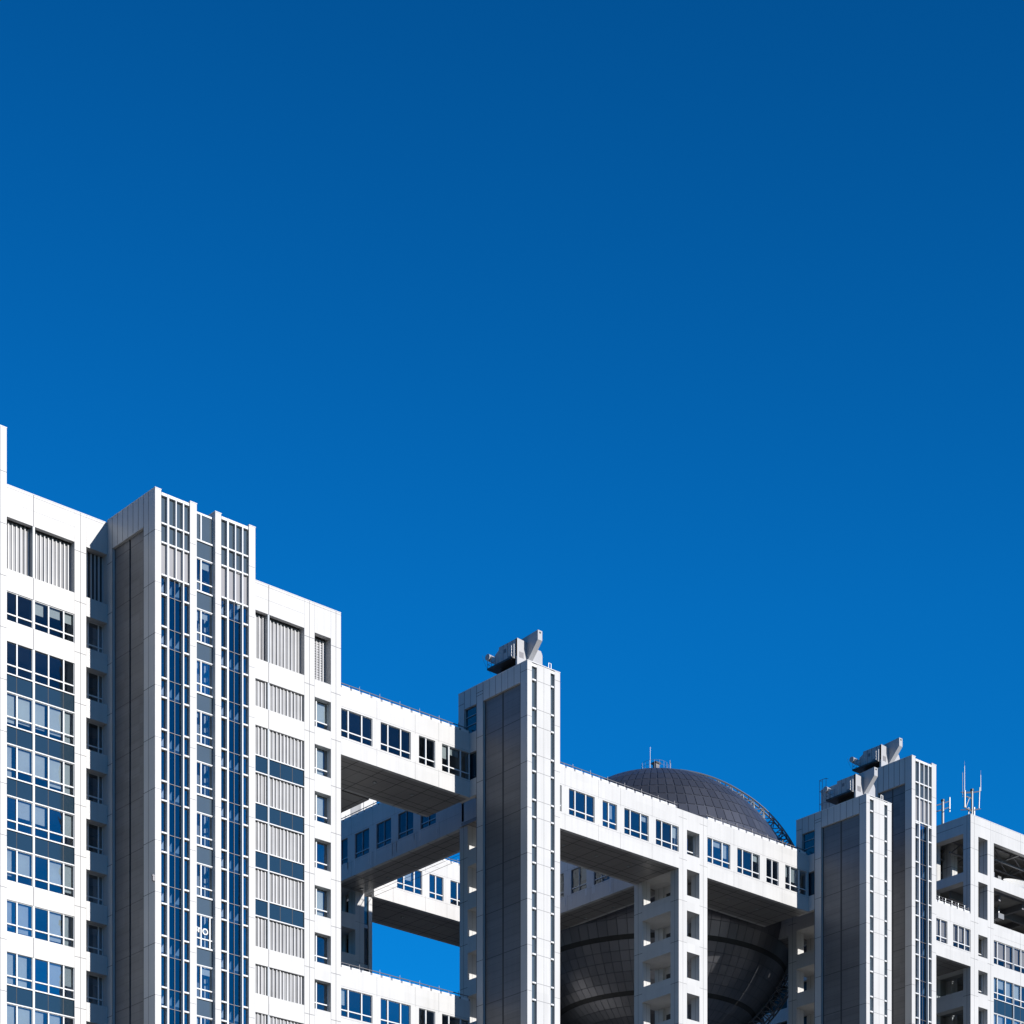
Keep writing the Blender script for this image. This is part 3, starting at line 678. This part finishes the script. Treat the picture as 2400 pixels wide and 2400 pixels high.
# mast, hatch and rail on the dome
b = MB(); tp = SC + Vector((0, 0, SR))
b.tube(tp+Vector((-0.9, -0.1, -0.2)), tp+Vector((-0.9, -0.1, 3.1)), 0.04, 'greyframe', 8, 0.03); b.tube(tp+Vector((-0.9, -0.1, 3.1)), tp+Vector((-0.9, -0.1, 3.8)), 0.02, 'galv')
b.build('mast', sp)
b = MB(); b.box(tp.x-0.35, tp.x+0.25, tp.y-0.6, tp.y, tp.z-0.2, tp.z+1.75, 'rail'); b.box(tp.x-0.5, tp.x+0.4, tp.y-0.75, tp.y+0.15, tp.z+1.75, tp.z+1.95, 'dark'); b.build('hatch', sp)
b = MB()
for j in range(16):
    t0 = 2*math.pi*j/16; t1 = 2*math.pi*(j+1)/16; rr = 1.7
    p0 = SC+Vector((rr*math.cos(t0), rr*math.sin(t0), SR-0.2)); p1 = SC+Vector((rr*math.cos(t1), rr*math.sin(t1), SR-0.2))
    b.tube(p0, p0+Vector((0, 0, 2.0)), 0.016, 'rail')
    for h in (1.5, 2.0): b.tube(p0+Vector((0, 0, h)), p1+Vector((0, 0, h)), 0.014, 'rail')
    b.tube(p0+Vector((0, 0, 0.1)), p1+Vector((0, 0, 0.1)), 0.12, 'galv')
for q in ((1.2, -1.6), (1.9, -1.0)):
    pq = tp+Vector((q[0], q[1], -0.2)); b.tube(pq, pq+Vector((0, 0, 2.4)), 0.03, 'rail')
b.tube(tp+Vector((1.2, -1.6, 2.2)), tp+Vector((1.9, -1.0, 2.2)), 0.03, 'rail')
b.build('crown_rail', sp)
# curved service gantry
PHI = R(-50)
def gp(lat, r, s_):
    base = SC + Vector((math.cos(lat)*math.cos(PHI), math.cos(lat)*math.sin(PHI), math.sin(lat)))*r
    return base + Vector((-math.sin(PHI), math.cos(PHI), 0))*s_
b = MB(); bd_ = MB()
lats = [R(80 - 2.6*i) for i in range(59)]
for i in range(len(lats)-1):
    a, c = lats[i], lats[i+1]; deg = math.degrees(a)
    ha = min(1.45, 0.8+max(0, 55-deg)*0.015); hc = min(1.45, 0.8+max(0, 57.6-deg)*0.015)
    up = deg > 32; tgt = b if up else bd_; m = 'greyframe' if up else 'rail'
    for s_ in (-0.75, 0.75):
        tgt.tube(gp(a, SR+0.12, s_), gp(c, SR+0.12, s_), 0.115, m, 5); tgt.tube(gp(a, SR+0.12+ha, s_), gp(c, SR+0.12+hc, s_), 0.115, 'galv' if up else m, 5)
        if i % 2 == 0 or not up: tgt.tube(gp(a, SR+0.12, s_), gp(a, SR+0.12+ha, s_), 0.075, m, 4)
        tgt.tube(gp(a, SR+0.12 if i % 2 else SR+0.12+ha, s_), gp(c, SR+0.12+hc if i % 2 else SR+0.12, s_), 0.065, m, 4)
    tgt.tube(gp(a, SR+0.12, -0.75), gp(a, SR+0.12, 0.75), 0.075, m, 4); tgt.tube(gp(a, SR+0.12+ha, -0.75), gp(a, SR+0.12+ha, 0.75), 0.075, m, 4)
    if not up:
        bd_.prism([gp(a, SR+0.5, -0.6), gp(c, SR+0.5, -0.6), gp(c, SR+0.5, 0.5), gp(a, SR+0.5, 0.5)], (gp(a, SR+0.56, 0)-gp(a, SR+0.5, 0)), 'dark')
        if i % 3 == 0:
            q = gp(a, SR+0.9, random.uniform(-0.4, 0.4)); bd_.box(q.x-0.2, q.x+0.2, q.y-0.2, q.y+0.2, q.z-0.15, q.z+0.2, random.choice(('galv', 'rail', 'dark')))
b.build('service_gantry', sp); bd_.build('service_walkway', sp)

# ------------------------------------------------------------------ facade-cleaning machines on the tower roofs
def machine(x, y, z, label):
    t = thing('cleaning_machine', label, 'machine', (x, y, z), 'facade cleaning machines on the tower roofs')
    b = MB()
    b.prism([(x+0.0, y, z+0.95), (x+0.0, y+2.9, z+0.95), (x+0.0, y+2.9, z+2.80), (x+0.0, y, z+2.80)], (0.25, 0, 0), 'machine')
    b.box(x+0.25, x+3.3, y+0.3, y+2.7, z+0.95, z+2.55, 'machine'); b.prism([(x+0.0, y+2.9, z+1.0), (x+0.0, y+3.5, z+1.3), (x+0.0, y+3.5, z+2.2), (x+0.0, y+2.9, z+2.5)], (1.6, 0, 0), 'machine')
    b.prism([(x+0.0, y-0.02, z+0.08), (x+1.75, y-0.02, z+0.08), (x+1.75, y-0.02, z+0.75), (x+1.45, y-0.02, z+1.75), (x+1.32, y-0.02, z+2.75), (x+0.0, y-0.02, z+2.84)], (0, 0.25, 0), 'machine')
    b.prism([(x+1.75, y-0.02, z+0.08), (x+3.55, y-0.02, z+0.08), (x+3.55, y-0.02, z+2.0), (x+3.35, y-0.02, z+2.4), (x+2.6, y-0.02, z+2.45), (x+1.75, y-0.02, z+0.75)], (0, 0.22, 0), 'machine')
    for yy in (0.75, 1.5, 2.2): b.box(x-0.012, x-0.002, y+yy, y+yy+0.03, z+0.97, z+2.78, 'dark')
    b.box(x-0.02, x-0.003, y+1.75, y+2.1, z+1.9, z+2.3, 'rail'); b.box(x-0.02, x-0.003, y+0.9, y+1.4, z+1.1, z+1.35, 'rail')
    b.box(x+0.5, x+1.0, y+0.6, y+1.3, z+2.55, z+2.95, 'rail'); b.box(x+2.2, x+3.0, y+1.0, y+2.2, z+2.55, z+2.85, 'machine')
    b.box(x+0.3, x+0.9, y-0.035, y-0.022, z+0.9, z+1.5, 'rail'); b.build('housing', t)
    b = MB(); b.prism([(x+1.35, y-1.75, z+3.5), (x+1.35, y+1.8, z+3.3), (x+1.35, y+1.8, z+1.0), (x+1.35, y-0.16, z+0.8), (x+1.35, y-1.75, z+2.5)], (0.62, 0, 0), 'machine')
    b.box(x+1.56, x+1.76, y-1.79, y-1.752, z+3.2, z+3.35, 'dark'); b.build('boom', t)
    b = MB(); b.box(x-0.45, x+3.2, y+0.25, y+4.3, z+0.72, z+0.9, 'dark'); b.box(x+0.8, x+2.6, y+0.6, y+3.4, z+0.08, z+0.72, 'dark')
    for yy in (3.0, 3.6, 4.25): b.tube((x-0.4, y+yy, z+0.9), (x-0.4, y+yy, z+1.75), 0.025, 'rail')
    for zz in (1.3, 1.75): b.tube((x-0.4, y+2.95, z+zz), (x-0.4, y+4.25, z+zz), 0.02, 'rail'); b.tube((x-0.4, y+4.25, z+zz), (x+1.8, y+4.25, z+zz), 0.02, 'rail')
    b.build('platform', t)
    for dx, dy, dz, ln in ((0.3, 3.0, 1.2, 1.5), (1.9, 2.9, 1.8, 0.8)):
        b = MB(); p = Vector((x+dx, y+dy, z+dz)); q = p+Vector((0, ln*1.25, ln*0.85))
        b.prism([p+Vector((0, 0, -0.5)), p+Vector((0, 0, 0.45)), q+Vector((0, 0, 0.25)), q+Vector((0, 0, -0.35))], (0.5, 0, 0), 'greyframe')
        b.tube(q+Vector((-0.2, 0, 0)), q+Vector((0.7, 0.1, 0)), 0.34, 'machine', 10); b.tube(q+Vector((0.7, 0.1, 0)), q+Vector((0.8, 0.1, 0)), 0.36, 'dark', 10)
        b.build('winch_arm', t)
    b = MB()
    for yy in (0.2, 0.6):
        b.tube((x-0.25, y+yy, z+0.7), (x-0.25, y+yy, z+2.2), 0.025, 'trim')
    for zz in (1.0, 1.3, 1.6, 1.9, 2.2): b.tube((x-0.25, y+0.2, z+zz), (x-0.25, y+0.6, z+zz), 0.02, 'trim')
    for yy in (1.55, 2.65): b.box(x-0.03, x-0.002, y+yy, y+yy+0.05, z+1.2, z+2.1, 'trim')
    b.build('ladder', t)
    b = MB()
    for xx, yy in ((3.9, -0.6), (4.25, -0.6)): b.tube((x+xx, y+yy, z+0.1), (x+xx, y+yy, z+1.15), 0.04, 'trim')
    b.tube((x+3.9, y-0.6, z+1.15), (x+4.25, y-0.6, z+1.15), 0.04, 'trim'); b.build('guard_rail', t)
    b = MB(); prev = None
    for i in range(9):
        p = Vector((x-0.3, y+5.2-0.16*i+0.15*math.sin(i*0.5), z+2.6-i*0.3))
        if prev: b.tube(prev, p, 0.012, 'dark', 4)
        prev = p
    b.build('hanging_cable', t)
    return t
mB = machine(169.65, 192.42, 115.52, 'grey facade-cleaning machine with raised boom on the nearer shaft tower roof')
c = copy_tree(mB, (223.5, 192.55, 115.52)); c['label'] = 'grey facade-cleaning machine on the second shaft tower roof, lower of the right pair'
c = copy_tree(mB, (234.15, 197.6, 123.5)); c['label'] = 'grey facade-cleaning machine on the far glazed tower roof, highest of the right pair'

# ------------------------------------------------------------------ right-hand block
rk = thing('media_block', 'white right-hand block with open upper terraces above window strips, cut by the right edge', 'building', (254.8, 200, 0))
tE = 123.6; LE = Wall('L', 254.8)
for a, c_, d, e in ((254.8, 256.39, 0, 1.2), (258.33, 259.63, 0, 1.35), (254.8, 256.1, 6.0, 7.4), (258.33, 259.63, 6.0, 7.4)):
    b = MB(); b.box(a, c_, 200+d, 200+e, 0, tE)
    Wn = Wall('F', 200+d); Ln = Wall('L', a); Wn.vj(b, (a+c_)/2, 60, tE, 0.04); Ln.vj(b, 200+(d+e)/2, 60, tE, 0.05, 'gap')
    for k in range(1, 11): Wn.hj(b, a, c_, zj(k)-0.1, 0.05); Ln.hj(b, 200+d, 200+e, zj(k)-0.1, 0.06, 'gap')
    b.build('post', rk)
sm = [(116.45, 121.08), (110.6, 115.24), (105.58, 108.35)] + [(GN(k)-0.3, GH(k)-0.3) for k in range(-2, 7)]
mn = [(116.6, 121.05), (110.5, 115.2), (105.25, 108.35), (80, 103.5)]
b = MB(); F.bay(b, 256.39, 258.33, 0, tE, sm, th=1.2); F.bay(b, 259.63, 282, 0, tE, mn, th=0.6)
LE.bay(b, 201.2, 206.0, 0, tE, [(116.4, 121.4), (110.3, 115.2), (103.9, 110.3)] + [(GN(k), GH(k)-0.25) for k in range(-2, 7)], th=1.3)
LE.bay(b, 207.4, 250, 0, tE, [(GN(k), GH(k)) for k in range(-2, 10)], th=0.5)
b.build('wall', rk)
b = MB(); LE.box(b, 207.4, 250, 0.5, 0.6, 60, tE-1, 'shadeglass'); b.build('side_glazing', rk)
for yy in (213, 219.5, 226, 230.6, 237.5, 244):
    b = MB(); LE.box(b, yy, yy+1.3, -0.12, -0.003, 0, tE-0.1, 'white'); b.build('post', rk)
b = MB(); b.box(259.6, 282, 208.5, 250, 0, tE-0.2, 'inside'); b.box(255.3, 282, 200.7, 208.5, tE-1.0, tE-0.1, 'inside')
b.box(256.1, 282, 206.9, 207.4, 0, 109.8, 'inside'); b.box(254.9, 282, 200.7, 208.4, 109.2, 110.2, 'roof'); b.box(256.1, 282, 201.4, 208.4, 115.3, 116.3, 'inside')
b.box(281, 282, 200.7, 208.5, 0, tE-0.2, 'inside')
for k in range(2, 8): b.box(259.7, 281, 200.7, 208.4, zj(k)-0.7, zj(k)+0.4, 'ceiling'); b.box(256.4, 258.3, 201.3, 206.8, zj(k)-0.9, zj(k)+0.3, 'ceiling')
b.build('core', rk)
b = MB(); b.box(254.77, 282, 199.97, 250, tE, tE+0.07, 'trim'); b.build('roof_cap', rk)
b = MB()
for u in (265.3, 271.5): F.vj(b, u, 121.1, tE, 0.04); F.vj(b, u, 108.4, 110.5, 0.04); F.vj(b, u, 103.5, 105.2, 0.04)
F.hj(b, 254.8, 282, 122.6, 0.025); LE.hj(b, 201.2, 206, 122.6, 0.05, 'gap'); F.hj(b, 259.63, 282, 109.0, 0.02)
b.build('cladding_joint', rk)
bays = [(259.63, 263.8, [260.5, 262.2]), (264.0, 268.2, [265.5, 266.9]), (268.4, 272.6, [269.9, 271.2]), (272.8, 277, [274.2, 275.6])]
for u0, u1, ml in bays:
    F.window(rk, u0, u1, 105.27, 108.33, ml, 106.1, d=0.16, fm='trim', bm_='beige', glassk='slateglass', blind=(0.95, (0.7, 0.95)))
for k in range(4, 7):
    for u0, u1, ml in bays[:3]:
        F.window(rk, u0, u1, GN(k)-0.3, GH(k)-0.5, ml, GN(k)+0.5, d=0.16, blind=(0.5, (0.4, 0.9)))
spE = MB()
for k in (4, 5, 6):
    for u0, u1, ml in bays[:3]:
        p = MB(); a, b_ = GH(k-1)-0.5, GN(k)-0.3
        F.box(p, u0, u1, 0.16, 0.22, a+0.08, b_-0.08, 'spandrel'); F.box(p, u0, u1, 0.04, 0.2, a, a+0.08, 'trim'); F.box(p, u0, u1, 0.04, 0.2, b_-0.08, b_, 'trim')
        for x in ml: F.vj(p, x, a+0.1, b_-0.1, 0.07, 'gap', 0.155)
        p.build('spandrel_panel', rk)
for u in (263.9, 268.3, 272.7):
    for za, zb in ((105.27, 108.35), (80, 103.5)):
        p = MB(); F.box(p, u-0.1, u+0.1, 0.02, 0.5, za, zb, 'greyframe'); p.build('mullion', rk)
for z0_, z1_ in [(105.6, 108.33)] + [(GN(k)-0.3, GH(k)-0.3) for k in range(3, 7)]:
    F.window(rk, 256.39, 258.33, z0_, z1_, [256.85], z0_+0.7, d=0.95, mw=0.12)
b = MB(); b.box(256.9, 257.7, 201.6, 201.65, 106.8, 108.2, 'amber'); b.build('poster', rk)
# terrace interior: roof trusses, slatted screen, rail
b = MB()
for y in (202.5, 204.8, 207.2):
    b.tube((256.5, y, 121.9), (281, y, 121.9), 0.16, 'rail'); b.tube((256.5, y, 120.4), (281, y, 120.4), 0.12, 'rail')
    for i in range(12): b.tube((256.8+2*i, y, 121.9 if i % 2 else 120.4), (258.8+2*i, y, 120.4 if i % 2 else 121.9), 0.09, 'rail')
for x in (261, 266, 271, 276): b.tube((x, 200.8, 121.2), (x, 208, 121.2), 0.15, 'galv')
for x in (262.5, 267.5, 272.5): b.box(x, x+0.4, 201.4, 208.3, 114.5, 115.28, 'rail')
b.box(256.5, 281, 204.6, 204.9, 114.3, 115.28, 'rail'); b.box(263.0, 263.6, 207.0, 207.5, 110.2, 115.2, 'white'); b.box(268.5, 269.1, 207.0, 207.5, 110.2, 115.2, 'white')
b.build('roof_truss', rk)
b = MB()
for i in range(44): b.box(256.6+0.55*i, 256.85+0.55*i, 207.6, 207.75, 116.3, 118.7, 'rail'); b.box(262+0.5*i if i < 38 else 281, (262+0.5*i if i < 38 else 281)+0.2, 207.6, 207.75, 110.2, 112.6, 'rail')
b.box(256.2, 281, 207.55, 207.8, 118.7, 119.0, 'greyframe'); b.build('slatted_screen', rk)
b = MB(); b.box(262.2, 262.4, 202, 207, 117.6, 118.4, 'rail'); b.box(262.6, 263.2, 203.5, 204.1, 119.7, 120.2, 'galv'); b.box(266.0, 266.7, 204.2, 204.8, 119.0, 119.4, 'galv')
b.tube((264.8, 203.2, 114.9), (264.8, 203.2, 113.6), 0.12, 'galv'); b.box(264.0, 265.2, 202.6, 203.6, 112.9, 113.6, 'galv'); b.box(264.6, 265.0, 205.2, 205.9, 110.2, 112.4, 'white'); b.build('ceiling_equipment', rk)
# railing on the low bridge roof
rr_ = thing('terrace_railing', 'thin metal railing along the short skybridge roof beside the right-hand block', 'railing', (240, 200.4, 110.7))
b = MB()
for i in range(12): b.tube((240+1.3*i, 200.6, 110.7), (240+1.3*i, 200.6, 111.8), 0.05, 'greyframe')
for h in (0.4, 0.75, 1.1): b.tube((240, 200.6, 110.7+h), (254.7, 200.6, 110.7+h), 0.03, 'rail')
b.build('rail', rr_)
# parabolic dish in the upper terrace
dd = thing('parabolic_dish', 'white parabolic dish on the upper terrace, cut off by the right edge', 'antenna dish', (269.6, 201.8, 117))
b = MB(); n = 28; dc = Vector((268.2, 201.9, 118.15)); ax = Vector((-0.2, -0.5, 0.85)).normalized(); e1 = ax.orthogonal().normalized(); e2 = ax.cross(e1); rings = 6; rD = 2.6
grid = []
for i in range(rings+1):
    rr = rD*i/rings; grid.append([dc - ax*(0.55*(1-(rr/rD)**2)) + (e1*math.cos(2*math.pi*j/n)+e2*math.sin(2*math.pi*j/n))*rr for j in range(n)])
for i in range(rings):
    for j in range(n):
        b.quad([grid[i][j], grid[i][(j+1) % n], grid[i+1][(j+1) % n], grid[i+1][j]], 'trim')
for j in range(n): b.tube(grid[-1][j], grid[-1][(j+1) % n], 0.05, 'trim')
b.build('reflector', dd)
b = MB(); b.tube(dc-ax*0.6, dc-ax*1.4, 0.3, 'rail', 8); b.tube(dc-ax*1.4, (266.9, 203.0, 116.4), 0.18, 'rail', 8); b.build('mount', dd)

# roof aerials on the right-hand block
m1 = thing('aerial_mast', 'roof aerial mast with two tall whips above the right-hand block corner', 'antenna', (255.9, 200.7, tE), 'roof aerials of the right-hand block')
P = Vector((255.98, 200.7, tE))
b = MB(); b.tube(P, P+Vector((0, 0, 3.5)), 0.17, 'galv', 10); b.tube(P+Vector((0, 0, 3.5)), P+Vector((0, 0, 3.75)), 0.24, 'dark', 8); b.tube(P+Vector((-0.45, 0.2, 0)), P+Vector((-0.45, 0.2, 1.3)), 0.08, 'galv', 8); b.build('mast', m1)
for dx, z0_, z1_, r_ in ((-1.55, 1.5, 6.4, 0.055), (1.8, 4.0, 6.1, 0.05)):
    b = MB(); b.tube(P+Vector((dx, 0, z0_)), P+Vector((dx, 0, z1_)), r_, 'galv', 8, r_*0.7); b.tube(P+Vector((dx, 0, z1_)), P+Vector((dx, 0, z1_+0.6)), 0.015, 'rail'); b.build('whip', m1)
b = MB(); b.tube(P+Vector((-1.2, 0.6, 2.6)), P+Vector((-1.2, 0.6, 5.8)), 0.035, 'rail'); b.build('whip', m1)
b = MB()
for h, q in ((3.3, 0.12), (1.0, 0.1)):
    b.tube(P+Vector((-1.75, 0, h-0.5*(h > 2))), P+Vector((0, 0, h)), 0.07, 'rail'); b.tube(P+Vector((0, 0, h)), P+Vector((1.75, 0, h+0.65)), 0.07, 'rail'); b.tube(P+Vector((-0.2, -0.2, h)), P+Vector((-1.2, 0.9, h)), 0.06, 'rail')
b.tube(P+Vector((-1.5, 0, 1.0)), P+Vector((-1.5, 0, 3.2)), 0.11, 'galv', 8); b.tube(P+Vector((1.45, 0, 1.6)), P+Vector((1.6, 0, 4.4)), 0.07, 'galv', 8)
b.tube(P+Vector((-1.3, 0, 1.0)), P+Vector((-0.6, 0, 2.4)), 0.07, 'galv'); b.tube(P+Vector((0, 0, 0.8)), P+Vector((-1.3, 0, 1.0)), 0.08, 'galv'); b.tube(P+Vector((-1.3, 0, 2.5)), P+Vector((-0.2, 0, 2.5)), 0.09, 'galv')
b.tube(P+Vector((0.7, 0.2, 0.2)), P+Vector((0.7, 0.2, 1.6)), 0.13, 'galv', 8); b.build('bracket', m1)
m2 = thing('aerial_mast', 'shorter roof aerial mast with side panel antennas, left of the whip aerial', 'antenna', (255.5, 205.2, tE), 'roof aerials of the right-hand block')
P = Vector((255.6, 205.2, tE))
b = MB(); b.tube(P, P+Vector((0, 0, 3.35)), 0.19, 'galv', 10); b.tube(P+Vector((0, 0, 3.35)), P+Vector((0, 0, 3.6)), 0.26, 'dark', 8); b.build('mast', m2)
b = MB()
for h in (3.1, 2.3): b.tube(P+Vector((0, 0, h)), P+Vector((0.9, -0.4, h+0.45)), 0.06, 'rail'); b.tube(P+Vector((0, 0, h)), P+Vector((-0.9, 0.6, h-0.35)), 0.07, 'rail')
b.build('bracket', m2)
for d_ in (Vector((0.9, -0.4, 2.1)), Vector((-0.9, 0.6, 1.6))):
    b = MB(); b.tube(P+d_, P+d_+Vector((0, 0, 1.9)), 0.12, 'galv', 8); b.build('panel_antenna', m2)

for o in list(bpy.data.objects):
    if o.type == 'MESH' and o.name.startswith(('ground',)): pass
